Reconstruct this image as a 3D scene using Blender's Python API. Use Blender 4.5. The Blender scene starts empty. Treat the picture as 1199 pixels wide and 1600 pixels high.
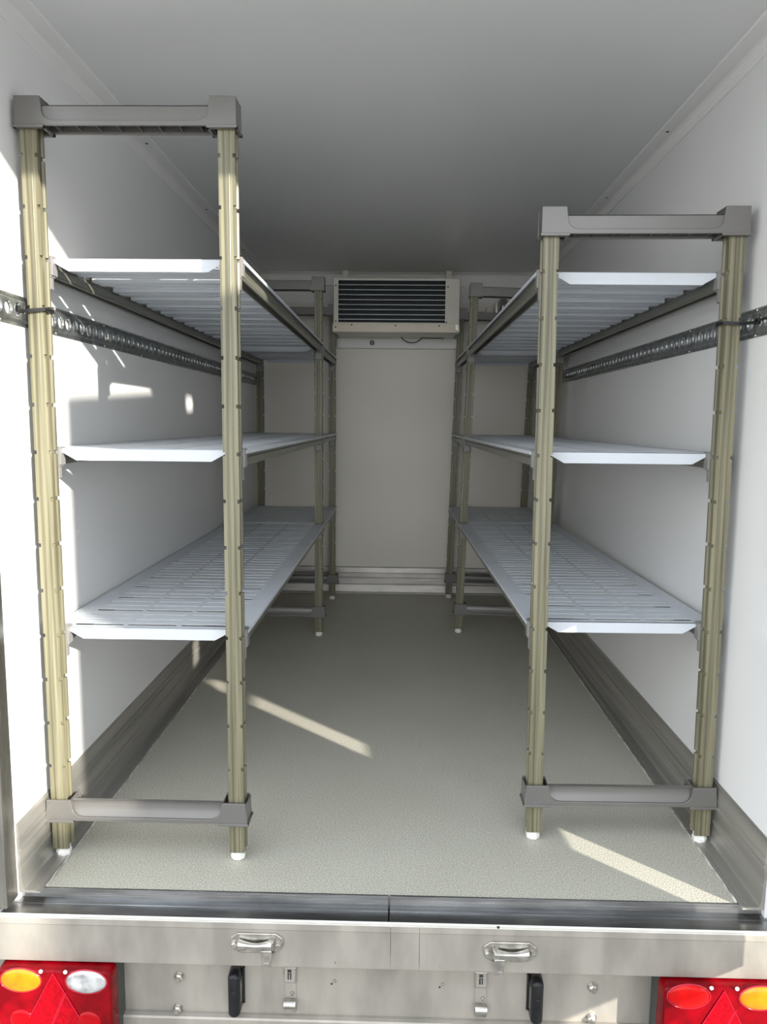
import bpy, bmesh, math, random
from mathutils import Matrix, Vector
random.seed(4)
PI = math.pi
SC = bpy.context.scene
C = SC.collection

# ------------------------------------------------------------------ camera
cam_d = bpy.data.cameras.new('camera'); cam = bpy.data.objects.new('camera', cam_d); C.objects.link(cam)
cam_d.sensor_fit = 'HORIZONTAL'; cam_d.sensor_width = 36.0
cam_d.lens = 1146.68 / 1199.0 * 36.0
cam_d.clip_start = 0.02
cam.matrix_world = (Matrix.Translation((0, 0, 1.0062)) @ Matrix.Rotation(0.0210, 4, 'Z')
                    @ Matrix.Rotation(PI/2 - 0.1221, 4, 'X') @ Matrix.Rotation(0.0103, 4, 'Z'))
SC.camera = cam

# ------------------------------------------------------------------ world, sun, exposure
w = bpy.data.worlds.new('world'); SC.world = w; w.use_nodes = True
nt = w.node_tree; nt.nodes.clear()
wo = nt.nodes.new('ShaderNodeOutputWorld'); bg = nt.nodes.new('ShaderNodeBackground')
nt.links.new(bg.outputs[0], wo.inputs[0])
tc = nt.nodes.new('ShaderNodeTexCoord'); sp = nt.nodes.new('ShaderNodeSeparateXYZ')
rp = nt.nodes.new('ShaderNodeValToRGB')
nt.links.new(tc.outputs['Generated'], sp.inputs[0]); nt.links.new(sp.outputs['Z'], rp.inputs[0])
rp.color_ramp.elements[0].position = 0.0; rp.color_ramp.elements[0].color = (0.95, 0.96, 0.96, 1)
rp.color_ramp.elements[1].position = 0.7; rp.color_ramp.elements[1].color = (0.80, 0.89, 1.0, 1)
nt.links.new(rp.outputs[0], bg.inputs[0])
bg.inputs[1].default_value = 1.9

sun_dir = Vector((-1.1, 1.0, -0.5))
sd = bpy.data.lights.new('sun', 'SUN'); so = bpy.data.objects.new('sun', sd); C.objects.link(so)
sd.energy = 6.0; sd.angle = math.radians(0.9); sd.color = (1.0, 0.95, 0.86)
so.rotation_euler = sun_dir.to_track_quat('-Z', 'Y').to_euler(); so.location = (4, -3, 4)

SC.view_settings.view_transform = 'Standard'; SC.view_settings.look = 'None'
SC.view_settings.gamma = 1.0; SC.view_settings.use_curve_mapping = False
SC.view_settings.exposure = 0.80
try:
    SC.cycles.max_bounces = 16; SC.cycles.diffuse_bounces = 10; SC.cycles.glossy_bounces = 8
except Exception: pass

# ------------------------------------------------------------------ materials
def mat(name, col, rough=0.5, metal=0.0, var=0.0, vscale=20.0, stretch=(1, 1, 1), bump=0.0, bscale=60.0,
        bstretch=None, coat=0.0, rvar=0.0, col2=None, detail=4.0, spec=0.5):
    m = bpy.data.materials.new(name); m.use_nodes = True
    t = m.node_tree; b = t.nodes['Principled BSDF']
    b.inputs['Base Color'].default_value = (*col, 1); b.inputs['Roughness'].default_value = rough
    b.inputs['Metallic'].default_value = metal
    if 'Coat Weight' in b.inputs: b.inputs['Coat Weight'].default_value = coat
    if 'Specular IOR Level' in b.inputs: b.inputs['Specular IOR Level'].default_value = spec
    co = t.nodes.new('ShaderNodeTexCoord')
    def noise(scale, st, det=detail):
        mp = t.nodes.new('ShaderNodeMapping'); mp.inputs['Scale'].default_value = st
        n = t.nodes.new('ShaderNodeTexNoise'); n.inputs['Scale'].default_value = scale; n.inputs['Detail'].default_value = det
        t.links.new(co.outputs['Object'], mp.inputs[0]); t.links.new(mp.outputs[0], n.inputs['Vector'])
        return n
    if var > 0 or col2 is not None:
        n = noise(vscale, stretch)
        r = t.nodes.new('ShaderNodeValToRGB')
        c2 = col2 if col2 is not None else tuple(max(0, c*(1-var)) for c in col)
        r.color_ramp.elements[0].position = 0.36; r.color_ramp.elements[1].position = 0.64
        r.color_ramp.elements[0].color = (*c2, 1); r.color_ramp.elements[1].color = (*col, 1)
        t.links.new(n.outputs['Fac'], r.inputs[0]); t.links.new(r.outputs[0], b.inputs['Base Color'])
        if rvar > 0:
            mr = t.nodes.new('ShaderNodeMapRange'); mr.inputs['To Min'].default_value = rough - rvar; mr.inputs['To Max'].default_value = rough + rvar
            t.links.new(n.outputs['Fac'], mr.inputs['Value']); t.links.new(mr.outputs[0], b.inputs['Roughness'])
    if bump > 0:
        n2 = noise(bscale, bstretch or stretch, 3.0)
        bp = t.nodes.new('ShaderNodeBump'); bp.inputs['Strength'].default_value = bump; bp.inputs['Distance'].default_value = 0.002
        t.links.new(n2.outputs['Fac'], bp.inputs['Height']); t.links.new(bp.outputs[0], b.inputs['Normal'])
    return m

M = {}
M['wall'] = mat('white glass fibre panel', (0.79, 0.785, 0.775), 0.22, var=0.03, vscale=2.0, bump=0.05, bscale=9.0, coat=0.0)
M['ceiling'] = mat('white ceiling panel', (0.72, 0.72, 0.715), 0.34, var=0.03, vscale=1.5, bump=0.04, bscale=6.0)
M['cornice'] = mat('white corner profile', (0.80, 0.79, 0.77), 0.4)
M['alu'] = mat('brushed aluminium', (0.49, 0.47, 0.43), 0.44, 0.70, var=0.25, vscale=9.0, stretch=(4, .12, 4), bump=0.10, bscale=90, bstretch=(8, .25, 8), rvar=0.08)
M['alu_x'] = mat('brushed aluminium across', (0.52, 0.50, 0.47), 0.40, 0.80, var=0.25, vscale=6.0, stretch=(1, 2, 3), bump=0.10, bscale=90, bstretch=(.25, 6, 6), rvar=0.07)
M['alu_dull'] = mat('weathered aluminium panel', (0.37, 0.342, 0.298), 0.44, 0.40, var=0.26, vscale=6.0, stretch=(2.6, 1, 0.9), bump=0.08, bscale=40, bstretch=(.5, 1, 3), rvar=0.06)
M['sill'] = mat('polished steel sill', (0.36, 0.36, 0.36), 0.24, 0.95, var=0.35, vscale=9.0, stretch=(.6, 3, 3), bump=0.12, bscale=60, bstretch=(.1, 8, 8), rvar=0.10)
M['lip'] = mat('worn bright sill edge', (0.80, 0.78, 0.72), 0.45, 0.4, var=0.12, vscale=30)
M['steel'] = mat('stainless frame', (0.34, 0.33, 0.30), 0.28, 0.9, var=0.35, vscale=5.0, stretch=(6, 6, .8), rvar=0.1)
M['galv'] = mat('galvanised steel', (0.44, 0.46, 0.455), 0.36, 0.9, var=0.38, vscale=42.0, stretch=(1, 1, 1), bump=0.05, bscale=50, rvar=0.1)
M['zinc'] = mat('bright zinc plated steel', (0.54, 0.515, 0.47), 0.24, 0.95, var=0.3, vscale=60, rvar=0.08)
M['post'] = mat('olive composite post', (0.225, 0.208, 0.132), 0.36, var=0.3, vscale=55.0, stretch=(2.2, 2.2, .035), bump=0.05, bscale=150, bstretch=(2, 2, .05), col2=(0.088, 0.082, 0.048), spec=0.5)
M['bar'] = mat('taupe grey polymer', (0.125, 0.118, 0.109), 0.27, spec=0.8, var=0.06, vscale=14, bump=0.03, bscale=300)
M['traverse'] = mat('grey green traverse', (0.145, 0.142, 0.115), 0.34, spec=0.8, var=0.22, vscale=20, stretch=(3, .1, 3))
M['wedge'] = mat('light taupe connector', (0.22, 0.213, 0.203), 0.34, var=0.05, vscale=20)
M['plate'] = mat('pale grey polymer shelf', (0.56, 0.588, 0.625), 0.40, var=0.03, vscale=8, bump=0.04, bscale=350)
M['foot'] = mat('white nylon foot', (0.82, 0.81, 0.77), 0.45, var=0.05, vscale=60)
M['black'] = mat('black nylon', (0.018, 0.017, 0.018), 0.35, var=0.2, vscale=60)
M['rubber'] = mat('black rubber', (0.010, 0.010, 0.011), 0.30, spec=0.3, var=0.2, vscale=50, bump=0.05, bscale=120)
M['unit'] = mat('cream painted metal', (0.80, 0.765, 0.68), 0.42, var=0.07, vscale=5)
M['unit_tray'] = mat('cream tray', (0.83, 0.735, 0.60), 0.32, var=0.10, vscale=7)
M['dark'] = mat('dark coil cavity', (0.012, 0.02, 0.022), 0.5)
M['fin'] = mat('dark coil fin', (0.008, 0.018, 0.02), 0.4, 0.0)
M['louvre'] = mat('pale louvre', (0.55, 0.62, 0.62), 0.35, 0.2)
M['screw'] = mat('dark screw', (0.06, 0.055, 0.05), 0.4, 0.6)
M['sealant'] = mat('pale sealant', (0.60, 0.585, 0.52), 0.6, var=0.5, vscale=120, stretch=(1, .3, 1))
M['asphalt'] = mat('grey yard', (0.20, 0.195, 0.185), 0.9, var=0.2, vscale=3, bump=0.3, bscale=60)
M['outer'] = mat('white outer skin', (0.70, 0.70, 0.69), 0.4, var=0.04, vscale=2)
M['lens_red'] = mat('red lamp lens', (0.22, 0.0, 0.004), 0.22, spec=0.15, var=0.45, vscale=26, coat=0.0, bump=0.12, bscale=240, detail=2)
M['lens_bright'] = mat('bright red reflector', (0.60, 0.001, 0.001), 0.16, spec=0.2, var=0.3, vscale=25, coat=0.1)
M['lens_tri'] = mat('red triangle reflector', (0.34, 0.0, 0.006), 0.24, spec=0.15, var=0.35, vscale=120, coat=0.0, bump=0.3, bscale=500)
M['lens_spot'] = mat('red reflector spot', (0.40, 0.0, 0.004), 0.18, spec=0.2, var=0.3, vscale=25)
M['lens_line'] = mat('pale red edge', (0.42, 0.008, 0.03), 0.2, coat=0.0)
M['amber'] = mat('amber lens', (0.80, 0.185, 0.0), 0.12, var=0.25, vscale=45, coat=0.1)
M['clear'] = mat('clear lens over reflector', (0.78, 0.78, 0.77), 0.12, 0.55, var=0.55, vscale=42, coat=0.8, bump=0.5, bscale=60)
M['housing'] = mat('dark lamp housing', (0.045, 0.052, 0.047), 0.5, var=0.15, vscale=30)
M['chrome'] = mat('bare steel pipe', (0.6, 0.58, 0.54), 0.22, 1.0, var=0.3, vscale=20)

def floor_mat():
    m = bpy.data.materials.new('grit coated floor'); m.use_nodes = True
    t = m.node_tree; b = t.nodes['Principled BSDF']; b.inputs['Roughness'].default_value = 0.5
    co = t.nodes.new('ShaderNodeTexCoord')
    def nz(s, d):
        n = t.nodes.new('ShaderNodeTexNoise'); n.inputs['Scale'].default_value = s; n.inputs['Detail'].default_value = d
        t.links.new(co.outputs['Object'], n.inputs['Vector']); return n
    n1 = nz(330, 3); n2 = nz(3.0, 4); n3 = nz(210, 2)
    r = t.nodes.new('ShaderNodeValToRGB'); r.color_ramp.elements[0].position = .32; r.color_ramp.elements[1].position = .66
    r.color_ramp.elements[0].color = (0.31, 0.295, 0.245, 1); r.color_ramp.elements[1].color = (0.67, 0.65, 0.565, 1)
    t.links.new(n1.outputs['Fac'], r.inputs[0])
    mx = t.nodes.new('ShaderNodeMix'); mx.data_type = 'RGBA'; mx.blend_type = 'MULTIPLY'; mx.inputs['Factor'].default_value = 1
    r2 = t.nodes.new('ShaderNodeValToRGB'); r2.color_ramp.elements[0].color = (.86, .85, .82, 1); r2.color_ramp.elements[1].color = (1, 1, 1, 1)
    t.links.new(n2.outputs['Fac'], r2.inputs[0])
    t.links.new(r.outputs[0], mx.inputs[6]); t.links.new(r2.outputs[0], mx.inputs[7]); t.links.new(mx.outputs[2], b.inputs['Base Color'])
    bp = t.nodes.new('ShaderNodeBump'); bp.inputs['Strength'].default_value = .55; bp.inputs['Distance'].default_value = .0015
    t.links.new(n3.outputs['Fac'], bp.inputs['Height']); t.links.new(bp.outputs[0], b.inputs['Normal'])
    return m
M['floor'] = floor_mat()
M['wall_warm'] = mat('aged white back panel', (0.76, 0.725, 0.65), 0.36, var=0.04, vscale=1.6, bump=0.05, bscale=7.0)

# ------------------------------------------------------------------ helpers
class MB:
    def __init__(s): s.v = []; s.f = []
    def box(s, x0, x1, y0, y1, z0, z1):
        n = len(s.v)
        s.v += [(x0, y0, z0), (x1, y0, z0), (x1, y1, z0), (x0, y1, z0), (x0, y0, z1), (x1, y0, z1), (x1, y1, z1), (x0, y1, z1)]
        s.f += [tuple(n+i for i in q) for q in ((0, 3, 2, 1), (4, 5, 6, 7), (0, 1, 5, 4), (1, 2, 6, 5), (2, 3, 7, 6), (3, 0, 4, 7))]
        return s
    def prism(s, poly, axis, a, b):
        """poly of 2-D points; axis 'x': (y,z), 'y': (x,z), 'z': (x,y)"""
        def p3(p, t):
            return {'x': (t, p[0], p[1]), 'y': (p[0], t, p[1]), 'z': (p[0], p[1], t)}[axis]
        n = len(s.v); k = len(poly)
        s.v += [p3(p, a) for p in poly] + [p3(p, b) for p in poly]
        s.f.append(tuple(range(n, n+k))[::-1]); s.f.append(tuple(range(n+k, n+2*k)))
        for i in range(k):
            j = (i+1) % k
            s.f.append((n+i, n+j, n+k+j, n+k+i))
        return s
    def loft(s, rings, cap=True):
        n = len(s.v); k = len(rings[0])
        for r in rings: s.v += r
        for a in range(len(rings)-1):
            for i in range(k):
                j = (i+1) % k
                s.f.append((n+a*k+i, n+a*k+j, n+(a+1)*k+j, n+(a+1)*k+i))
        if cap:
            s.f.append(tuple(range(n, n+k))[::-1]); s.f.append(tuple(n+(len(rings)-1)*k+i for i in range(k)))
        return s
    def disc_stack(s, c, axis, prof, seg=20, sx=1.0, sz=1.0, rot=0.0):
        """prof = [(radius, offset along axis)], elliptical by sx / sz"""
        rings = []
        for r, o in prof:
            ring = []
            for i in range(seg):
                a = 2*PI*i/seg + rot
                u, v_ = r*math.cos(a)*sx, r*math.sin(a)*sz
                if axis == 'y': ring.append((c[0]+u, c[1]+o, c[2]+v_))
                elif axis == 'z': ring.append((c[0]+u, c[1]+v_, c[2]+o))
                else: ring.append((c[0]+o, c[1]+u, c[2]+v_))
            rings.append(ring)
        return s.loft(rings)
    def tube(s, pts, r, seg=10):
        pts = [Vector(p) for p in pts]; rings = []
        up = Vector((0, 0, 1))
        for i, p in enumerate(pts):
            d = (pts[min(i+1, len(pts)-1)] - pts[max(i-1, 0)]).normalized()
            u = d.cross(up)
            if u.length < 1e-3: u = d.cross(Vector((0, 1, 0)))
            u.normalize(); v_ = d.cross(u).normalized()
            rings.append([tuple(p + (u*math.cos(2*PI*k/seg) + v_*math.sin(2*PI*k/seg))*r) for k in range(seg)])
        return s.loft(rings)
    def mesh(s, name, m, smooth=False):
        me = bpy.data.meshes.new(name); me.from_pydata(s.v, [], s.f)
        bm = bmesh.new(); bm.from_mesh(me); bmesh.ops.recalc_face_normals(bm, faces=bm.faces); bm.to_mesh(me); bm.free()
        me.materials.append(m)
        if smooth:
            for p in me.polygons: p.use_smooth = True
        me.update(); return me

def obj(name, src, m=None, parent=None, loc=(0, 0, 0), rot=(0, 0, 0), bevel=0.0, smooth=False, seg=2, kind=None, label=None, weld=False):
    me = src if isinstance(src, bpy.types.Mesh) else src.mesh(name, m, smooth)
    o = bpy.data.objects.new(name, me); C.objects.link(o)
    o.location = loc; o.rotation_euler = rot
    if parent: o.parent = parent
    if bevel > 0:
        b = o.modifiers.new('bevel', 'BEVEL'); b.width = bevel; b.segments = seg; b.limit_method = 'ANGLE'; b.angle_limit = math.radians(40)
    if kind: o['kind'] = kind
    if label: o['label'] = label
    return o
def struct(name, src, m, label=None, **k):
    o = obj(name, src, m, kind='structure', **k)
    if label: o['label'] = label
    return o
def tag(o, label, cat, group=None):
    o['label'] = label; o['category'] = cat
    if group: o['group'] = group
    return o
def thing(name, label, cat, loc=(0, 0, 0), group=None):
    o = bpy.data.objects.new(name, None); C.objects.link(o); o.location = loc; o.empty_display_size = .05
    return tag(o, label, cat, group)

# ------------------------------------------------------------------ measured layout (metres, floor z=0, camera at x=0,y=0)
XL, XR, YB, YF, ZC = -0.8017, 0.7764, 4.2724, 1.44, 1.836
ZS = (0.535, 0.9415, 1.347)          # shelf tops

# ------------------------------------------------------------------ setting
struct('floor', MB().box(XL, XR, 1.4625, YB, -0.03, 0), M['floor'])
struct('wall_left', MB().box(XL-.055, XL, YF, YB+.06, -.05, ZC+.05), M['wall'])
struct('wall_right', MB().box(XR, XR+.055, YF, YB+.06, -.05, ZC+.05), M['wall'])
struct('wall_back', MB().box(XL, XR, YB, YB+.06, -.05, ZC+.05), M['wall_warm'])
struct('ceiling', MB().box(XL-.055, XR+.055, 1.40, YB+.06, ZC, ZC+.06), M['ceiling'])
# underframe keeps the light out from below
struct('underbody', MB().box(XL-.05, XR+.05, 1.50, YB+.06, -.20, -.03), M['alu_dull'])
struct('ground', MB().box(-14, 14, -14, 14, -0.98, -0.93), M['asphalt'])

def kick(sgn, x0, name):
    prof = [(0, 0), (.046, 0), (.046, .0035), (.034, .0035), (.033, .0055), (.012, .0055), (.009, .012), (.006, .052), (.0085, .0535), (.0085, .056), (.006, .0575),
            (.006, .092), (.0095, .0945), (.0095, .098), (.006, .1005), (.006, .112), (.0075, .1135), (.0075, .1155), (.006, .117), (.005, .150), (.0015, .1547), (0, .1547)]
    struct(name, MB().prism([(x0+sgn*a, b) for a, b in prof], 'y', 1.441, YB), M['alu'])
kick(1, XL, 'baseboard_left'); kick(-1, XR, 'baseboard_right')
pb = [(0, 0), (-.030, 0), (-.030, .004), (-.010, .006), (-.007, .046), (-.010, .048), (-.010, .052), (-.007, .054), (-.007, .085), (-.010, .087), (-.010, .091), (-.007, .093),
      (-.007, .113), (-.010, .115), (-.010, .119), (-.007, .121), (-.006, .150), (-.002, .1547), (0, .1547)]
struct('baseboard_back', MB().prism([(YB+a, b) for a, b in pb], 'x', XL+.046, XR-.046), M['alu_x'])

# uneven sealant beads along the flange edges
def bead(x, name):
    mb = MB(); y = 1.463; rings = []
    while y < YB-.04:
        h = .0022+random.random()*.0022; wd = .0016+random.random()*.0022; dx = (random.random()-.5)*.0015
        rings.append([(x+dx-wd, y, -.001), (x+dx+wd, y, -.001), (x+dx+wd*.6, y, h), (x+dx-wd*.6, y, h)]); y += .022
    struct(name, mb.loft(rings), M['sealant'], smooth=True)
bead(XL+.0485, 'trim_1'); bead(XR-.0485, 'trim_2')

# cornice profiles with their screws
def cornice(sgn, x0, name, ys):
    o = struct(name, MB().prism([(x0, 1.7955), (x0+sgn*.004, 1.7965), (x0+sgn*.004, ZC-.008), (x0+sgn*.010, ZC-.0035), (x0+sgn*.048, ZC-.0035), (x0+sgn*.050, ZC), (x0, ZC)], 'y', 1.42, YB), M['cornice'])
    for y in ys:
        obj('screw', MB().disc_stack((x0+sgn*.027, y, ZC-.0035), 'z', [(.0045, 0), (.0042, -.0015), (.002, -.0022)], 12), M['screw'], o)
cornice(1, XL, 'trim_3', (2.315, 3.006, 3.69)); cornice(-1, XR, 'trim_4', (2.217, 2.834, 3.46))
struct('trim_5', MB().prism([(YB, 1.767), (YB-.004, 1.768), (YB-.004, ZC-.012), (YB-.010, ZC-.003), (YB-.045, ZC-.003), (YB-.046, ZC), (YB, ZC)], 'x', XL+.05, XR-.05), M['cornice'])
struct('trim_6', MB().box(XL, XR, YB-.0025, YB, 1.676, 1.7665), M['cornice'])
# corner profiles of the back wall
struct('trim_7', MB().prism([(XL, YB), (XL, YB-.045), (XL+.003, YB-.045), (XL+.003, YB-.010), (XL+.010, YB-.003), (XL+.045, YB-.003), (XL+.045, YB)], 'z', .155, 1.676), M['cornice'])
struct('trim_8', MB().prism([(XR, YB), (XR, YB-.045), (XR-.003, YB-.045), (XR-.003, YB-.010), (XR-.010, YB-.003), (XR-.045, YB-.003), (XR-.045, YB)], 'z', .155, 1.676), M['cornice'])

# sill channel in two lengths, meeting at the middle
sp_ = [(1.4625, -.003), (1.459, .0015), (1.456, .0015), (1.4545, -.006), (1.452, -.016), (1.436, -.0175), (1.4350, -.0170), (1.4325, -.0170), (1.4315, -.0176), (1.3915, -.0172), (1.3915, -.045), (1.4625, -.045)]
struct('trim_9', MB().prism(sp_, 'x', XL-.018, -.0115), M['sill'])
struct('trim_10', MB().prism(sp_, 'x', -.0085, XR+.018), M['sill'])
struct('trim_11', MB().prism([(1.391, -.0195), (1.391, -.0150), (1.3885, -.0092), (1.3868, -.0086), (1.3852, -.0098), (1.3852, -.0128), (1.3865, -.0155), (1.3865, -.0195)], 'x', XL-.06, XR+.06), M['lip'])
# bumper beam face: slightly different panels either side of the middle seams
struct('trim_12', MB().prism([(1.3868, -.0155), (1.3850, -.030), (1.386, -.032), (1.386, -.113), (1.3885, -.1155), (1.43, -.1155), (1.43, -.046), (1.3905, -.046), (1.3905, -.0155)], 'x', XL-.06, -.0060), M['alu_dull'])
struct('trim_13', MB().prism([(1.3868, -.0155), (1.3850, -.030), (1.386, -.032), (1.386, -.113), (1.3885, -.1155), (1.43, -.1155), (1.43, -.046), (1.3905, -.046), (1.3905, -.0155)], 'x', -.0052, .0532), M['alu_dull'])
struct('trim_14', MB().prism([(1.3868, -.0155), (1.3850, -.030), (1.386, -.032), (1.386, -.113), (1.3885, -.1155), (1.43, -.1155), (1.43, -.046), (1.3905, -.046), (1.3905, -.0155)], 'x', .0540, XR+.06), M['alu_dull'])
# lower panel and the ledge under it
struct('trim_15', MB().prism([(1.43, -.1155), (1.43, -.258), (1.50, -.258), (1.50, -.1155)], 'x', XL-.06, XR+.06), M['alu_dull'])
struct('trim_16', MB().prism([(1.50, -.258), (1.424, -.258), (1.417, -.260), (1.415, -.264), (1.416, -.42), (1.50, -.42)], 'x', XL-.06, XR+.06), M['alu_dull'])
# side posts of the rear frame
struct('trim_17', MB().box(XL-.085, XL-.0005, 1.395, YF, -.0075, ZC+.06), M['steel'], bevel=.003)
struct('trim_18', MB().box(XR+.013, XR+.085, 1.395, YF, -.0075, ZC+.06), M['steel'], bevel=.003)
struct('trim_19', MB().box(XL-.085, XR+.085, 1.34, 1.40, ZC, ZC+.09), M['steel'], bevel=.003)
# outer skin
struct('trim_20', MB().box(XL-.085, XL-.055, YF, YB+.10, -.40, ZC+.08).box(XR+.055, XR+.085, YF, YB+.10, -.40, ZC+.08), M['outer'])

# rear door, swung open to the right, with unseen hinge leaves set to break up the sunlight through the gap
p0 = Vector((.875, 1.208)); p1 = Vector((.99, .135)); dv = (p1-p0).normalized(); nv = Vector((-dv.y, dv.x))
if nv.x < 0: nv = -nv
poly = [p0, p1, p1+nv*.03, p0+nv*.03]
door = struct('door_1', MB().prism([tuple(p) for p in poly], 'z', .002, ZC+.04), M['outer'])
q0 = Vector((XR+.088, 1.395)); q1 = Vector((XR+.088, 1.43))
for za, zb in ((.205, .434), (.63, .68), (.722, .805), (.90, 1.80)):  # third leaf added to keep stray sun off a shelf edge
    obj('hinge', MB().prism([(XR+.074, 1.394), (XR+.080, 1.394), (p0.x+.006, p0.y-.02), (p0.x, p0.y-.02)], 'z', za, zb), M['steel'], door)

# unseen sun blockers, added: a panel over the opening, a block beyond the door
struct('added_shade_panel', MB().box(XL-.085, XR+.085, .88, 1.338, ZC+.01, ZC+.045), M['outer'])  # added to shade the upper left wall and top bar
ya = Vector((2.45, -1.45)); yd = Vector((1, 1.1)).normalized()
yq = [ya-yd*.02, ya+yd*.42, ya+yd*.42+Vector((.35, -.32)), ya-yd*.02+Vector((.35, -.32))]
struct('added_sun_blocker', MB().prism([tuple(p) for p in yq], 'z', -.95, 1.56), M['outer'])  # added out of view to keep the sun off the left beam

# ------------------------------------------------------------------ shelving
NP = 0.1015; N0 = 0.5278
def post_mesh(h):
    a = .0172; b = .0168                       # half width across x / along y
    def ring(z, notch):
        c = .0048 if notch else 0.0
        pts = [(-a+c, -b), (-.006, -b), (-.005, -b-.0006), (.005, -b-.0006), (.006, -b), (a-c, -b),
               (a+.0008-c, -b+.002), (a+.0008-c, -b+.007), (a-.0035, -b+.009), (a-.0035, b-.009), (a+.0010-c, b-.007), (a+.0010-c, b-.001),
               (a-c, b), (-a+c, b), (-a-.0010+c, b-.001), (-a-.0010+c, b-.007), (-a+.0035, b-.009), (-a+.0035, -b+.009), (-a-.0008+c, -b+.007), (-a-.0008+c, -b+.002)]
        return [(x, y, z) for x, y in pts]
    rings = [ring(.022, False)]
    z = N0 - 5*NP
    while z < h-.07:
        if z > .04:
            rings += [ring(z-.0042, False), ring(z-.0040, True), ring(z+.0040, True), ring(z+.0042, False)]
        z += NP
    rings.append(ring(h-.02, False))
    return MB().loft(rings).mesh('post', M['post'])
foot_me = MB().disc_stack((0, 0, 0), 'z', [(.0125, 0), (.0165, .003), (.0175, .012), (.0150, .0145), (.0150, .024)], 8, rot=PI/8).mesh('foot', M['foot'])

def bar_mesh(s, z0, zlip, zmid, ztop, skirt, open_bottom):
    """end bar between two posts, local x from 0 to s at the post centres"""
    xo0, xo1 = -.0225-skirt, s+.0225+skirt
    ci = .034
    mb = MB()
    R = .020
    # U outline with a concave fillet running from each cap into the lip
    def U2():
        pts = [(xo0, z0), (xo1, z0), (xo1-skirt*.9, ztop), (s-ci+.003, ztop)]
        def curve(x, sg):
            o = []
            for k in range(0, 8):
                a = PI/2*k/7
                o.append((x + sg*1.35*R*(1-math.cos(a)), zlip + R*(1-math.sin(a))*1.0))
            return o
        c1 = curve(s-ci, -1); c2 = curve(ci, 1)[::-1]
        pts += [(s-ci, zlip+R+.004)] + c1 + c2 + [(ci, zlip+R+.004), (ci-.003, ztop), (xo0+skirt*.9, ztop)]
        return pts
    u = U2()
    yo = .0265
    mb.prism(u, 'y', -yo, -yo+.006); mb.prism(u, 'y', yo-.006, yo)
    # cap blocks round the post
    for cx0, cx1 in ((xo0+.001, ci-.003), (s-ci+.003, xo1-.001)):
        mb.box(cx0, cx0+.003, -yo+.004, yo-.004, z0, ztop-.001); mb.box(cx1-.003, cx1, -yo+.004, yo-.004, z0+.001, ztop-.001)
        mb.box(cx0, cx1, -yo+.003, yo-.003, ztop-.004, ztop) if open_bottom else None
    # flanges under the caps
    for cx0, cx1 in ((xo0-.002, ci+.004), (s-ci-.004, xo1+.002)):
        mb.box(cx0, cx1, -yo-.0022, -.0180, z0-.0045, z0+.0015); mb.box(cx0, cx1, .0180, yo+.0022, z0-.0045, z0+.0015)
        mb.box(cx0, (cx0+.006), -yo-.002, yo+.002, z0-.0045, z0+.0015); mb.box(cx1-.006, cx1, -yo-.002, yo+.002, z0-.0045, z0+.0015)
    # recessed web
    if open_bottom:
        mb.box(ci-.006, s-ci+.006, -yo+.0045, -yo+.0065, z0+.002, zmid); mb.box(ci-.006, s-ci+.006, yo-.0065, yo-.0045, z0+.002, zmid)
        mb.box(ci-.006, s-ci+.006, -yo+.0045, yo-.0045, zmid-.003, zmid)
    else:
        # upright web whose face curves back towards the top
        hh_ = zmid-z0-.004
        cv = [(-yo+.0025+.0095*math.sin(PI*.5*min(1, q/8)), z0+.004+hh_*q/10) for q in range(9)] + [(-yo+.0105, z0+.004+hh_*.93), (-yo+.0065, z0+.004+hh_)]
        mb.prism(cv + [(-yo+.0180, zmid), (-yo+.0180, z0+.004)], 'x', ci-.006, s-ci+.006)
        return mb.mesh('end_bar', M['bar'])
    n = 8
    for k in range(n):
        x = ci + (s-2*ci)*(k+.5)/n
        mb.box(x-.0012, x+.0012, -yo+.006, yo-.006, z0+.003, zmid-.003)
    return mb.mesh('end_bar', M['bar'])

def plate_mesh(wd, L, k0, first_row, front, back):
    """shelf plate: local x 0..wd, local y 0..L; rows of three slots, each third row cut right through"""
    mb = MB(); T = .0015; g = .0007
    rows = []
    y = first_row
    while y < L-.011: rows.append(y); y += PITCH
    segs = []; a = (wd-3*SL-2*SG)/2
    for i in range(3): segs.append((a, a+SL)); a += SL+SG
    cur = g
    for ri, r in enumerate(rows):
        thru = (k0+ri) % 3 == 0
        SW = .0076 if thru else .0040
        mb.box(0, wd, cur, r-SW, -T, 0)
        px = 0
        for sa, sb in segs:
            mb.box(px, sa, r-SW, r+SW, -T, 0); px = sb
            if not thru: mb.box(sa+.006, sb-.006, r-SW, r+SW, -T-.0024, -T-.0012)      # groove floor, open at its ends
        mb.box(px, wd, r-SW, r+SW, -T, 0)
        cur = r+SW
        nx = rows[ri+1]-.0072 if ri+1 < len(rows) else L-.004
        if not thru and nx-(r+.0072) > .004: mb.box(.042, wd-.042, r+.0072, nx, -.0115, -T)
    mb.box(0, wd, cur, L-g, -T, 0)
    mb.box(0, .0025, g, L-g, -.008, -T); mb.box(wd-.0025, wd, g, L-g, -.008, -T)
    def skirt(y):
        a_, b_ = .036, wd-.036
        mb.prism([(a_, 0), (b_, 0), (b_, -.003), (b_-.042, -.0265), (a_+.042, -.0265), (a_, -.003)], 'y', y, y+.003)
    if front: skirt(g)
    else: mb.box(.035, wd-.035, g, g+.002, -.0075, -T)
    if back: skirt(L-g-.003)
    else: mb.box(.035, wd-.035, L-g-.002, L-g, -.0075, -T)
    return mb.mesh('shelf_plate', M['plate'])
PITCH = .0430; SL = .1124; SG = .0115

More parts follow.
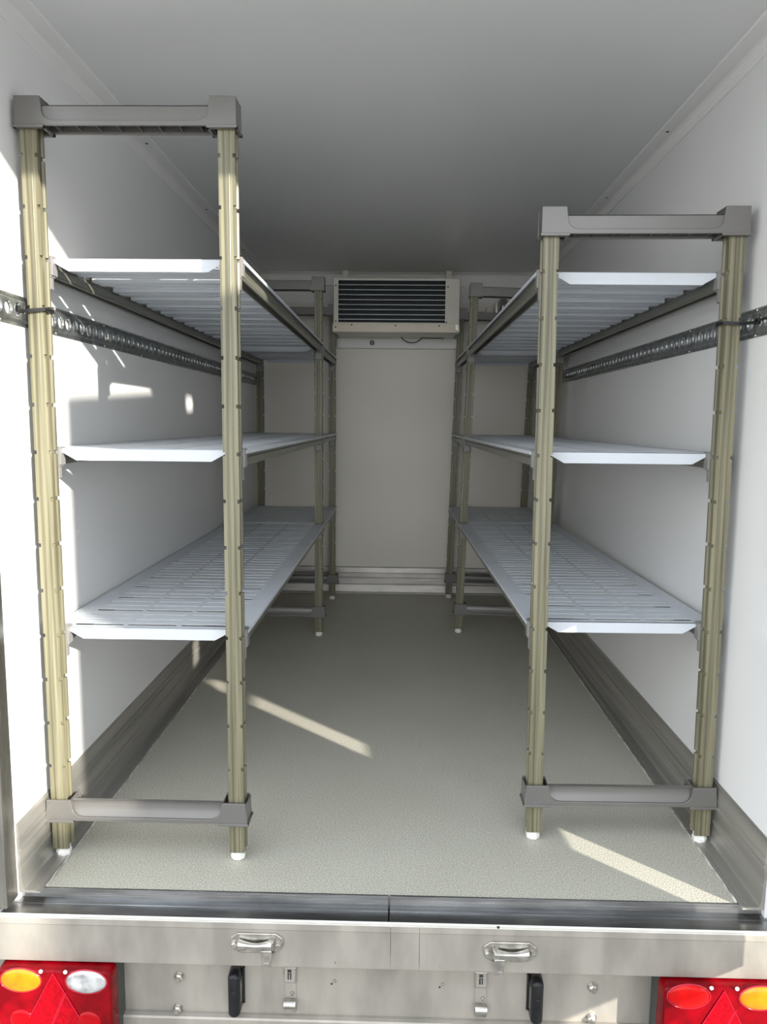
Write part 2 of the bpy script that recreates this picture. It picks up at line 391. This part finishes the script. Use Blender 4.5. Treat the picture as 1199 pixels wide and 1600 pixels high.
def traverse_mesh(L):
    pr = [(-.015, -.0045), (.015, -.0045), (.015, -.009), (.0125, -.0105), (.0125, -.016), (.016, -.018), (.016, -.031), (.0135, -.036), (.009, -.036), (.009, -.020),
          (-.009, -.020), (-.009, -.036), (-.0135, -.036), (-.016, -.031), (-.016, -.018), (-.0125, -.016), (-.0125, -.0105), (-.015, -.009)]
    return MB().prism(pr, 'y', 0, L).mesh('traverse', M['traverse'])
def wedge_mesh(sg, mx):
    """dovetail connector behind (sg=+1) or in front (sg=-1) of a post; a rounded block and a narrower tongue below"""
    def sec(w_, d0, d1, n=5):
        r = min(.007, w_*.5); w2 = min(w_, .0165); pts = [(-w2, d0), (w_, d0)]
        for k in range(n+1):
            a = PI/2*k/n; pts.append((w_-r+r*math.cos(a), d1-r+r*math.sin(a)))
        for k in range(n+1):
            a = PI/2+PI/2*k/n; pts.append((-w2+r+r*math.cos(a), d1-r+r*math.sin(a)))
        return [(mx*x, y) for x, y in pts]
    mb = MB()
    mb.prism([(x, y*sg) for x, y in sec(.0235, .0160, .046)], 'z', -.037, .0035)
    mb.prism([(x, y*sg) for x, y in sec(.0205, .0160, .040)], 'z', -.041, -.037)
    mb.prism([(x, y*sg) for x, y in sec(.0190, .0160, .036)], 'z', -.066, -.041)
    mb.prism([(x, y*sg) for x, y in sec(.0060, .0160, .028)], 'z', -.074, -.066)
    return mb.mesh('connector', M['wedge'])
wedge = {(a, b): wedge_mesh(a, b) for a in (1, -1) for b in (1, -1)}
me_cache = {}
def cached(key, fn, *a):
    if key not in me_cache: me_cache[key] = fn(*a)
    return me_cache[key]

def shelving(label, frames, outer_left):
    """frames: list of (x of the low-x post, spacing, y, height, lean)"""
    f0 = frames[0]
    root = thing('shelving_unit', label, 'shelving', (f0[0], f0[2], 0))
    R = Vector((f0[0], f0[2], 0))
    lowbar = cached(('low', round(f0[1], 3)), bar_mesh, f0[1], .0, .010, .047, .049, .005, False)
    topbar = cached(('top', round(f0[1], 3)), bar_mesh, f0[1], .0, .010, .0405, .0575, .0005, True)
    for fi, (x, s, y, h, lean) in enumerate(frames):
        pm = cached(('post', round(h, 3)), post_mesh, h)
        for k in (0, 1):
            b = Vector((x+k*s, y, 0))-R
            p = obj('post', pm, parent=root, loc=b, rot=(0, math.atan(lean), 0))
            obj('foot', foot_me, parent=p)
            for z in ZS:
                sides = [1] if fi == 0 else ([-1] if fi == len(frames)-1 else [1, -1])
                for sg in sides:
                    obj('connector', wedge[(sg, 1 if outer_left else -1)], parent=p, loc=(0, 0, z), bevel=.0008, seg=1)
        obj('bottom_bar', lowbar, parent=root, loc=Vector((x+lean*.11, y, .0965))-R, rot=(0, math.atan(lean), 0), bevel=.0012)
        obj('top_bar', topbar, parent=root, loc=Vector((x+lean*h, y, h-.0575))-R, rot=(0, math.atan(lean), 0), bevel=.0014)
    for bay in range(len(frames)-1):
        (xa, sa, ya, ha, la), (xb, sb, yb, hb, lb) = frames[bay], frames[bay+1]
        for z in ZS:
            pa = Vector((xa+la*z, ya, z)); pb_ = Vector((xb+lb*z, yb, z))
            yaw = -math.atan2(pb_.x-pa.x, pb_.y-pa.y)
            L = yb-ya
            for k in (0, 1):
                obj('traverse', cached(('trav', round(L, 3)), traverse_mesh, L-.060), parent=root, loc=Vector((pa.x+k*sa, ya+.030, z))-R, rot=(0, 0, yaw))
            ox, wd = -.0244, sa+.0488
            Y0, Y1 = ya+(.027 if bay == 0 else .0185), yb-(.0185 if bay == 0 else .027)
            if bay == 0: cuts = [Y0, Y0+.269, Y0+.6995, Y0+1.130, Y0+1.5605, Y1]
            else: cuts = [Y0, (Y0+Y1)/2, Y1]
            nk = 0
            for i in range(len(cuts)-1):
                c0, c1 = cuts[i], cuts[i+1]
                fr = (i == 0); bk = (i == len(cuts)-2)
                first = .029 if fr else .0215
                me = cached(('pl', round(wd, 3), round(c1-c0, 3), nk % 3, fr, bk), plate_mesh, wd, c1-c0, nk % 3, first, fr, bk)
                t = (c0-ya)/L
                x = pa.x + (pb_.x-pa.x)*t + ox
                obj('shelf_plate', me, parent=root, loc=Vector((x, c0, z))-R, rot=(0, 0, yaw))
                nk += int((c1-c0-first)/PITCH)+1
    return root

shelving('taller grey and olive shelving unit along the left wall, two bays with pale slotted shelves',
         [(-.7694, .408, 1.5844, 1.6545, 0.0), (-.7740, .4034, 3.3681, 1.6431, 0.0), (-.7740, .3990, 4.0891, 1.6364, 0.0)], True)
shelving('shorter-fronted grey and olive shelving unit along the right wall, back posts leaning slightly',
         [(.3382, .4048, 1.6967, 1.4750, -.0075), (.2940, .4048, 3.4596, 1.6366, .0243), (.2937, .4048, 4.1633, 1.6288, .0234)], False)

# ------------------------------------------------------------------ cargo rails with round holes
def rail(name, label, x, sg, ya, yb, hole0, rivets):
    root = thing(name, label, 'rail', (x, ya, 1.229))
    # flanges and sloped shoulders, joined into one body around the hole strip
    Hh = .031; hh = .0195; D = .0075
    body = MB()
    L = yb-ya
    for s2 in (1, -1):
        prof = [(0, s2*Hh), (sg*.002, s2*Hh), (sg*.002, s2*(Hh-.0065)), (sg*D, s2*(hh)), (sg*(D-.002), s2*(hh)), (0, s2*(Hh-.008))]
        body.prism(prof, 'y', 0, L)
        # small bead ridge on the flange
        body.box(min(0, sg*.0032), max(0, sg*.0032), 0, L, s2*(Hh-.0055)-.0006, s2*(Hh-.0055)+.0006)
    obj('rail_body', body, M['galv'], root)
    st = MB(); seg = 16; r = .0142; P = .0385
    n = int(L/P)
    off = (hole0-ya) % P
    def cell(yc, w0, w1):
        """square of height 2*hh with a rimmed round hole, as a thin sheet"""
        n0 = len(st.v); xo = sg*D
        outer = []; 
        for i in range(seg):
            a = 2*PI*i/seg
            cy, cz = math.cos(a), math.sin(a)
            m = max(abs(cy), abs(cz))
            yy = cy/m; zz = cz/m
            outer.append((xo, yc+(yy*w1 if yy > 0 else yy*w0), zz*hh))
        rim = [(xo, yc+(r+.0014)*math.cos(2*PI*i/seg), (r+.0014)*math.sin(2*PI*i/seg)) for i in range(seg)]
        rim2 = [(xo+sg*.0007, yc+(r+.0005)*math.cos(2*PI*i/seg), (r+.0008)*math.sin(2*PI*i/seg)) for i in range(seg)]
        inner = [(xo-sg*.004, yc+(r-.0012)*math.cos(2*PI*i/seg), (r-.0012)*math.sin(2*PI*i/seg)) for i in range(seg)]
        st.loft([outer, rim, rim2, inner], cap=False)
    k = 0
    ys = []
    yc = off if off > P*.5 else off+P
    while yc < L-P*.5: ys.append(yc); yc += P
    st.box(min(sg*(D-.002), sg*D), max(sg*(D-.002), sg*D), 0, ys[0]-P/2, -hh, hh)
    for yc in ys: cell(yc, P/2, P/2)
    st.box(min(sg*(D-.002), sg*D), max(sg*(D-.002), sg*D), ys[-1]+P/2, L, -hh, hh)
    obj('hole_strip', st, M['galv'], root)
    for ry in rivets:
        for s2 in (1, -1):
            if ry > ya+.01:
                obj('rivet', MB().disc_stack((0, 0, 0), 'x', [(.0042, 0), (.0042, sg*.0012), (.003, sg*.0026), (.001, sg*.0031)], 10).mesh('rivet', M['zinc'], True), parent=root, loc=(sg*.0018, ry-ya, s2*(Hh-.0038)))
    return root
rail('cargo_rail', 'galvanised perforated cargo rail on the left wall, behind the taller shelving', XL, 1, 1.442, 4.20, 1.4663,
     [1.482, 1.721, 2.003, 2.29, 2.58, 2.87, 3.16, 3.45, 3.74, 4.03])
rail('cargo_rail', 'galvanised perforated cargo rail on the right wall, behind the shorter-fronted shelving', XR, -1, 1.442, 4.20, 1.480,
     [1.656, 2.026, 2.3148, 2.604, 2.888, 3.198, 3.48, 3.77, 4.06])

# cable ties fastening the front posts to the rails
def tie(name, label, cx, cy, z, sg, xhole, yhole, lean_z):
    """band round the post, running forward and sideways into a rail hole"""
    mb = MB()
    path = [(cx-sg*.0225, cy+.018), (cx-sg*.0225, cy-.0225), (cx+sg*.012, cy-.0235), (cx+sg*.0215, cy-.0225), (xhole-sg*.002, yhole+.004), (xhole+sg*.006, yhole)]
    # closed at the back of the post
    back = [(cx-sg*.0225, cy+.018), (cx-sg*.015, cy+.0235), (cx+sg*.014, cy+.0235)]
    def band(pts, zz):
        rings = []
        for i, (x, y) in enumerate(pts):
            a = pts[max(i-1, 0)]; b = pts[min(i+1, len(pts)-1)]
            d = Vector((b[0]-a[0], b[1]-a[1])).normalized(); n = Vector((-d.y, d.x))*.0008
            zc = z + zz*(x-cx)
            rings.append([(x-n.x, y-n.y, zc-.0036), (x+n.x, y+n.y, zc-.0036), (x+n.x, y+n.y, zc+.0036), (x-n.x, y-n.y, zc+.0036)])
        mb.loft(rings)
    band(path, lean_z); band(back, lean_z)
    root = thing(name, label, 'cable tie', (0, 0, 0))
    obj('strap', mb, M['black'], root)
    obj('tie_head', MB().box(xhole-.004, xhole+.004, yhole-.006, yhole+.004, z-.006, z+.006), M['black'], root, bevel=.0012)
    return root
tie('cable_tie', 'black cable tie holding the left front post to its rail', -.7694, 1.5844, 1.2315, -1, XL+.0085, 1.5425, 0.10)
t = tie('cable_tie', 'black cable tie holding the right front post to its rail, loose tail showing', .7430-.0092, 1.6967, 1.2300, 1, XR-.0085, 1.636, -0.05)
obj('tail', MB().box(XR-.0125, XR-.0105, 1.590, 1.638, 1.2275, 1.2335), M['black'], t)

# ------------------------------------------------------------------ evaporator unit under the ceiling
ev = thing('evaporator_unit', 'cream evaporator unit with a dark slatted grille, high on the back wall', 'cooling unit', (-.026, 3.942, 1.4745))
EO = Vector((-.026, 3.942, 1.4745))
def eo(name, mb, m, parent=ev, **k): return obj(name, mb, m, parent, loc=(-EO if parent == ev else (0, 0, 0)), **k)
X0, X1, Z0, Z1 = -.3575, .305, 1.5185, 1.7515
hx0, hx1, hz0, hz1 = -.3305, .2285, 1.5245, 1.738
case = MB()
yf = 3.942
case.box(X0, hx0, yf, yf+.003, Z0, Z1).box(hx1, X1, yf, yf+.003, Z0, Z1).box(hx0, hx1, yf, yf+.003, hz1, Z1).box(hx0, hx1, yf, yf+.003, Z0, hz0)
case.box(X0, X0+.003, yf, 4.035, Z0, Z1).box(X1-.003, X1, yf, 4.035, Z0, Z1).box(X0, X1, yf, 4.035, Z1-.003, Z1)
case.box(X0-.002, X1+.0, yf+.001, 4.035, 1.4745, 1.478).box(X0+.014, X1-.012, 4.035, 4.235, 1.4745, 1.478)
eo('casing', case, M['unit'], bevel=.0008, seg=1)
eo('back_plate', MB().box(X0, X1, 4.030, 4.035, 1.478, Z1), M['unit'])
eo('drip_tray', MB().box(X0-.003, X1+.001, yf-.004, yf, 1.4745, 1.5195).box(X0-.003, X0, yf, 4.035, 1.4745, 1.5195).box(X1-.002, X1+.001, yf, 4.035, 1.4745, 1.5195), M['unit_tray'], bevel=.0015)
eo('tray_clip', MB().box(X1-.022, X1-.005, yf-.007, yf-.004, 1.486, 1.514), M['zinc'], bevel=.001)
eo('coil_block', MB().box(hx0-.01, hx1+.01, yf+.05, yf+.06, Z0, Z1-.004), M['dark'])
fm = MB()
for k in range(72):
    x = hx0 + (hx1-hx0)*(k+.5)/72
    fm.box(x-.0009, x+.0009, yf+.034, yf+.05, hz0, hz1)
fo = eo('coil_fins', fm, M['fin']); fo['kind'] = 'stuff'
for k in range(8):
    z = hz1-.0225 - k*.0252
    eo('louvre', MB().prism([(yf+.002, z-.0015), (yf+.002, z+.0013), (yf+.024, z+.007), (yf+.024, z+.0048)], 'x', hx0-.002, hx1+.002), M['louvre'])
for sx, sz in ((-.344, 1.712), (-.344, 1.530), (.241, 1.708), (.236, 1.527)):
    eo('screw', MB().disc_stack((sx, yf, sz), 'y', [(.0042, 0), (.0036, -.0018), (.001, -.0022)], 12), M['screw'])
for sx, sz in ((-.345, 1.4985), (-.26, 1.511), (-.03, 1.509), (.199, 1.508)):
    eo('screw', MB().disc_stack((sx, yf-.004, sz), 'y', [(.0042, 0), (.0036, -.0018), (.001, -.0022)], 12), M['screw'])
for hx in (X0+.03, X1-.06):
    eo('hanger', MB().box(hx, hx+.03, 4.19, YB-.046, 1.478, ZC), M['unit'])
eo('wall_bracket', MB().box(-.362, .325, 4.236, YB, 1.420, 1.4745).box(-.362, -.352, 4.225, YB, 1.420, 1.4745).box(.315, .325, 4.225, YB, 1.420, 1.4745), M['cornice'], bevel=.002)
eo('drain_stub', MB().disc_stack((-.163, 4.236, 1.449), 'y', [(.014, 0), (.014, -.010), (.009, -.011), (.009, -.028), (.006, -.029)], 16), M['traverse'], smooth=False)
cb = [(.000, 4.17, 1.474)] + [(.000+.118*k/10, 4.17-.01*math.sin(PI*k/10), 1.472-.028*math.sin(PI*k/10)**.8) for k in range(1, 10)] + [(.118, 4.17, 1.474)]
eo('sensor_cable', MB().tube(cb, .0028, 8), M['black'], smooth=True)
eo('pipe_run', MB().tube([(.118, 4.17, 1.473), (.17, 4.17, 1.470), (.235, 4.17, 1.471), (.236, 4.17, 1.462)], .0022, 8), M['black'])

# pipe stub on the back wall, behind the right shelving
pp = thing('pipe_fitting', 'short bare steel pipe fitting on the back wall, upper right behind shelving', 'pipe', (.567, 4.2, 1.61))
PO = Vector((.567, 4.2, 1.61))
obj('pipe', MB().disc_stack((.567, 4.215, 1.600), 'z', [(.021, 0), (.023, .002), (.023, .088), (.018, .092)], 20), M['chrome'], pp, loc=-PO, smooth=True)
obj('wall_plate', MB().box(.530, .604, 4.258, 4.2705, 1.606, 1.685).box(.558, .576, 4.235, 4.262, 1.63, 1.65), M['chrome'], pp, loc=-PO, bevel=.002)
obj('terminal_box', MB().box(.478, .516, 4.24, 4.2725, 1.619, 1.655), M['unit'], pp, loc=-PO, bevel=.003)

# ------------------------------------------------------------------ rear beam fittings
def hexbolt(parent, x, y, z, r=.0062, h=.005, washer=True, m='zinc', name='bolt'):
    mb = MB()
    if washer: mb.disc_stack((x, y, z), 'y', [(r*1.45, 0), (r*1.45, -.0012)], 18)
    mb.disc_stack((x, y-.0012, z), 'y', [(r, 0), (r, -h*.8), (r*.82, -h)], 6, rot=random.random())
    return obj(name, mb, M[m], parent)
def keeper(label, cx, cz, mir):
    yb_ = 1.386
    root = thing('lock_keeper', label, 'door catch', (cx, yb_, cz))
    def rel(mb): # world to local
        mb.v = [(x, y-yb_, z-cz) for x, y, z in [((cx+mir*(a-cx)), b, c) for a, b, c in mb.v]]
        return mb
    pl = [(-.0565, .004), (-.0545, -.006), (-.047, -.016), (-.034, -.0225), (.034, -.0225), (.047, -.016), (.0545, -.006), (.0565, .004), (.0535, .012), (.040, .0215), (-.040, .0215), (-.0535, .012)]
    obj('base_plate', rel(MB().prism([(cx+a, cz+b) for a, b in pl], 'y', yb_-.0035, yb_)), M['zinc'], root, bevel=.0015)
    pocket = [(-.034, -.015), (.034, -.015), (.036, .012), (-.036, .012)]
    # striker: two ends and a waisted bar between
    n = 12; rings = []
    for i in range(n+1):
        t_ = i/n; x = cx-.037+.070*t_
        wst = abs(2*t_-1)**1.6
        hz = .0042+.0062*wst; dy = .004+.004*wst
        zc = cz+.000+.001*wst
        yy = yb_-.012
        rings.append([(x, yy-dy, zc-hz*.5), (x, yy-dy*.6, zc-hz), (x, yy+dy, zc-hz), (x, yy+dy, zc+hz), (x, yy-dy*.4, zc+hz), (x, yy-dy, zc+hz*.5)])
    obj('striker', rel(MB().loft(rings)), M['zinc'], root, bevel=.0008, seg=1)
    obj('striker_foot', rel(MB().box(cx-.038, cx-.028, yb_-.014, yb_-.003, cz-.009, cz+.006)), M['zinc'], root, bevel=.0008, seg=1)
    obj('striker_foot', rel(MB().box(cx+.024, cx+.036, yb_-.014, yb_-.003, cz-.009, cz+.010)), M['zinc'], root, bevel=.0008, seg=1)
    obj('tab', rel(MB().prism([(cx+.0125, cz-.006), (cx+.0335, cz-.006), (cx+.0335, cz-.0375), (cx+.0315, cz-.041), (cx+.0145, cz-.041), (cx+.0125, cz-.0375)], 'y', yb_-.0185, yb_-.0155)
            .box(cx+.0125, cx+.0335, yb_-.0195, yb_-.006, cz-.0085, cz-.0055)), M['zinc'], root, bevel=.0008, seg=1)
    obj('tab_ridge', rel(MB().box(cx+.017, cx+.027, yb_-.0205, yb_-.0180, cz-.0345, cz-.0325)), M['zinc'], root)
    for bx in (-.0455, .0445):
        b = MB()
        b.disc_stack((cx+bx, yb_-.0035, cz-.003), 'y', [(.0085, 0), (.0085, -.001)], 18)
        b.disc_stack((cx+bx, yb_-.0045, cz-.003), 'y', [(.0064, 0), (.0064, -.0045), (.0052, -.0055)], 6, rot=.4)
        obj('bolt', rel(b), M['zinc'], root)
    return root
k1 = keeper('left of the two bright metal door catches on the bumper beam, tab at its right', -.1403, -.0595, 1)
k2 = keeper('right of the two bright metal door catches on the bumper beam, tab at its left', .1192, -.0655, -1)
# stamped letter on the left tab
cu = bpy.data.curves.new('letter', 'FONT'); cu.body = 'R'; cu.size = .0085; cu.extrude = .0004; cu.align_x = 'CENTER'
lt = bpy.data.objects.new('letter', cu)
lme = bpy.data.meshes.new_from_object(lt); bpy.data.objects.remove(lt)
lme.materials.clear(); lme.materials.append(M['traverse'])
lo = bpy.data.objects.new('stamped_letter', lme); C.objects.link(lo); lo.parent = k1; lo.location = (.0230, -.0188, -.0300); lo.rotation_euler = (PI/2, 0, 0)
dd = MB()
for a, b in ((-.0255, -.021), (-.0215, -.021), (-.0255, -.026), (-.0215, -.0265)):
    dd.disc_stack((a, -.0185, b), 'y', [(.0011, 0), (.0008, -.0006)], 8)
obj('stamped_dots', dd, M['zinc'], k2)

def hanger(label, cx):
    y = 1.43
    root = thing('latch_bracket', label, 'bracket', (cx, y, -.19))
    O = Vector((cx, y, -.19))
    hs = MB()
    hs.box(cx-.0135, cx+.0135, y-.006, y, -.182, -.1455)
    obj('housing', hs, M['zinc'], root, loc=-O, bevel=.0012)
    obj('inner_frame', MB().box(cx-.0115, cx+.0105, y-.0078, y-.006, -.179, -.147), M['alu_dull'], root, loc=-O, bevel=.0008, seg=1)
    obj('slot', MB().box(cx-.0050, cx+.0030, y-.0084, y-.0076, -.1712, -.1490), M['black'], root, loc=-O)
    obj('slot_pin', MB().box(cx-.0050, cx+.0030, y-.0096, y-.0082, -.1560, -.1538).box(cx-.0022, cx+.0006, y-.0096, y-.0082, -.1695, -.158), M['zinc'], root, loc=-O)
    obj('strap', MB().box(cx-.012, cx+.012, y-.0022, y, -.232, -.182), M['alu_dull'], root, loc=-O, bevel=.0005, seg=1)
    obj('screw', MB().disc_stack((cx+.004, y-.0022, -.2085), 'y', [(.0052, 0), (.0045, -.002), (.0015, -.0028)], 14), M['zinc'], root, loc=-O)
    # rolled hook: arc of sheet
    pts = []
    for k in range(11):
        a = math.radians(100-25*k); pts.append((y-.008+.0085*math.cos(a)*1.0, -.2290+.0085*math.sin(a)))
    prof = []
    ro, ri = .0095, .0075; cyy, czz = y-.0095, -.2275
    arc = [math.radians(60+18*k) for k in range(13)]
    prof = [(cyy+ro*math.cos(a), czz+ro*math.sin(a)) for a in arc] + [(cyy+ri*math.cos(a), czz+ri*math.sin(a)) for a in arc[::-1]]
    obj('hook', MB().prism(prof, 'x', cx-.0125, cx+.0125).box(cx-.0125, cx+.0125, y-.006, y-.002, -.2495, -.236), M['zinc'], root, loc=-O, smooth=False)
    return root
hanger('small metal latch bracket on the lower panel, right of the left black buffer', -.2185)
hanger('small metal latch bracket on the lower panel, left of the right black buffer', .1874)

def buffer(label, cx, zc, mir):
    y = 1.43
    root = thing('rubber_buffer', label, 'buffer', (cx, y, zc))
    h = .0530; r = .0130
    def outline(rr, hh):
        p = []
        for k in range(9):
            a = PI*k/8; p.append((rr*math.cos(a), hh-rr+rr*math.sin(a)*.8))
        for k in range(9):
            a = PI+PI*k/8; p.append((rr*math.cos(a), -hh+rr+rr*math.sin(a)))
        return p
    rings = []
    for off, rr, hh in ((0, r, h), (-.016, r, h), (-.026, r*.98, h-.001), (-.031, r*.86, h-.004), (-.0335, r*.55, h-.009)):
        rings.append([(x, off, z) for x, z in outline(rr, hh)])
    obj('rubber_body', MB().loft(rings), M['rubber'], root, smooth=True)
    obj('side_plate', MB().prism([(-.001, -.030), (-.002, .032), (-.022, .030), (-.022, -.020)], 'x', mir*(r-.0006), mir*(r+.0012)), M['zinc'], root)
    obj('back_flange', MB().prism([(-.0005, -.040), (-.0005, .047), (-.006, .045), (-.006, -.036)], 'x', mir*(r+.0008), mir*(r+.0048)), M['rubber'], root)
    obj('bolt', MB().disc_stack((0, -.0325, .014), 'y', [(.0062, 0), (.0055, -.0016), (.0030, -.0006)], 12), M['rubber'], root)
    return root
buffer('left black rubber buffer on the lower panel, below the bumper beam', -.3340, -.195, 1)
buffer('right black rubber buffer on the lower panel, below the bumper beam', .3020, -.1935, -1)

for lab, x, z in (('upper hex bolt on the lower panel, beside the left tail lamp', -.458, -.1767), ('lower hex bolt on the lower panel, beside the left tail lamp', -.4626, -.2522),
                  ('upper hex bolt on the lower panel, left of the right tail lamp', .423, -.1768), ('lower hex bolt on the lower panel, left of the right tail lamp', .4235, -.2484)):
    yy = 1.43
    o = MB().disc_stack((0, 0, 0), 'y', [(.0115, 0), (.0115, -.0015)], 20).disc_stack((0, -.0015, 0), 'y', [(.0092, 0), (.0092, -.006), (.0070, -.0078), (.0055, -.0080), (.0055, -.0125)], 6, rot=.3+x)
    tag(obj('hex_bolt', o, M['zinc'], loc=(x, yy, z)), lab, 'bolt', None)
for lab, x, z in (('small screw beside a drilled hole under the left door catch', -.1242, -.179), ('small screw beside a drilled hole under the right door catch', .1063, -.180)):
    r_ = thing('panel_screw', lab, 'screw', (x, 1.43, z))
    obj('head', MB().disc_stack((0, 0, 0), 'y', [(.0042, 0), (.0034, -.0016), (.001, -.0022)], 14), M['zinc'], r_)
    obj('drilled_hole', MB().disc_stack((-.0062, 0, -.0068), 'y', [(.0025, 0), (.0022, -.0003)], 12), M['black'], r_)
tag(obj('rivet_head', MB().disc_stack((0, 0, 0), 'y', [(.0032, 0), (.0026, -.0012)], 12), M['screw'], loc=(.2134, 1.385, -.0125)), 'small dark plug in the bright sill edge, right of the middle', 'plug')
tag(obj('rivet_head', MB().disc_stack((0, 0, 0), 'y', [(.0038, 0), (.0026, -.0014)], 12), M['screw'], loc=(.1162, 1.4163, -.2745)), 'small dark plug in the ledge at the very bottom', 'plug')

# ------------------------------------------------------------------ tail lamps
def ellipse_dome(cx, y, cz, rx, rz, h, m, parent, name, label=None):
    prof = [(1, .002), (1, 0), (.92, -h*.35), (.75, -h*.7), (.5, -h*.9), (.2, -h)]
    mb = MB().disc_stack((cx, y, cz), 'y', prof, 32, sx=rx, sz=rz)
    o = obj(name, mb, M[m], parent, smooth=True, label=label)
    ring = MB()
    seg = 36; a0 = []
    for rr, dy in ((1.0, 0), (1.0, -.0014), (1.04, -.0010), (1.05, .001)):
        a0.append([(cx+rx*rr*math.cos(2*PI*i/seg), y+dy, cz+rz*rr*math.sin(2*PI*i/seg)) for i in range(seg)])
    ring.loft(a0, cap=False)
    obj(name.replace('_lens', '')+'_rim', ring, M['lens_line'], parent, smooth=True)
    return o
def tail_lamp(label, cx, mir, parts):
    root = thing('tail_lamp', label, 'tail lamp', (cx, 1.43, -.2))
    O = Vector((cx, 1.43, -.2))
    W = .121
    yb_, yf_ = 1.43-O.y, 1.363-O.y
    z0, z1 = -.300+.2, -.117+.2
    def rr(w0, w1, z0_, z1_, y, c=.012):
        pts = []
        for (sx, sz, a0) in ((1, 1, 0), (-1, 1, 90), (-1, -1, 180), (1, -1, 270)):
            for k in range(4):
                a = math.radians(a0+30*k)
                X = w1-c if sx > 0 else w0+c; Z = z1_-c if sz > 0 else z0_+c
                pts.append((X+c*math.cos(a), y, Z+c*math.sin(a)))
        return pts
    obj('housing', MB().loft([rr(-W, W, z0-.004, z1, yb_), rr(-W, W, z0-.004, z1, yb_-.036, .014)]), M['housing'], root)
    obj('lens', MB().loft([rr(-W+.0005, W-.0005, z0, z1-.0005, yb_-.035, .013), rr(-W+.001, W-.001, z0, z1-.001, yb_-.054, .012), rr(-W+.002, W-.002, z0+.001, z1-.002, yf_+.004, .012), rr(-W+.005, W-.005, z0+.004, z1-.004, yf_, .011)]), M['lens_red'], root)
    zc = -.1400+.2+(.003 if mir < 0 else 0)
    for kind, dx in parts:
        ellipse_dome(dx, yf_, zc, .0425, .0262, .006, {'clear': 'clear', 'amber': 'amber', 'red': 'lens_bright'}[kind], root, kind+'_lens',
                     {'clear': 'clear oval lens', 'amber': 'amber oval lens', 'red': 'bright red oval lens'}[kind])
    for dx in (-.070, .070):
        obj('lower_reflector', MB().disc_stack((dx*1.0, yf_, -.232+.2), 'y', [(.026, .001), (.025, -.001), (.016, -.0024), (.006, -.003)], 24), M['lens_spot'], root, smooth=True)
    tri = [(0, -.1215+.2), (-.074, -.262+.2), (.074, -.262+.2)]
    obj('triangle_reflector', MB().prism(tri, 'y', yf_-.0014, yf_+.001), M['lens_tri'], root)
    ln = MB()
    def line(a, b, w_=.0006):
        d = Vector((b[0]-a[0], b[1]-a[1])).normalized(); n = Vector((-d.y, d.x))*w_
        ln.prism([(a[0]+n.x, a[1]+n.y), (b[0]+n.x, b[1]+n.y), (b[0]-n.x, b[1]-n.y), (a[0]-n.x, a[1]-n.y)], 'y', yf_-.0020, yf_-.0013)
    line(tri[0], tri[2]); line(tri[0], tri[1]); m_ = (.0235, -.164+.2); line(m_, (-.018, -.262+.2)); line((m_[0]+.003, m_[1]), (-.015, -.262+.2))
    obj('triangle_edges', ln, M['lens_line'], root)
    for dx in (-.0255, .0255):
        obj('lamp_screw', MB().disc_stack((dx, yf_, -.1195+.2+(.002 if mir < 0 else 0)), 'y', [(.0040, .001), (.0040, -.001), (.0025, -.002)], 14), M['foot'], root)
    return root
tail_lamp('left tail lamp, red with an amber oval and a clear oval lens', -.6970, 1, (('clear', .068), ('amber', -.068)))
tail_lamp('right tail lamp, red with a bright red oval and an amber oval lens', .6670, -1, (('red', -.070), ('amber', .074)))

# scuffs: small triangular sticker mark pressed in the left wall
tag(obj('wall_plug', MB().disc_stack((0, 0, 0), 'x', [(.007, 0), (.0065, .0008), (.003, .0008), (.0028, .0002)], 3, rot=.2), M['cornice'], loc=(XL, 1.80, .726)), 'tiny white plug on the left wall between middle and lower shelves', 'plug')
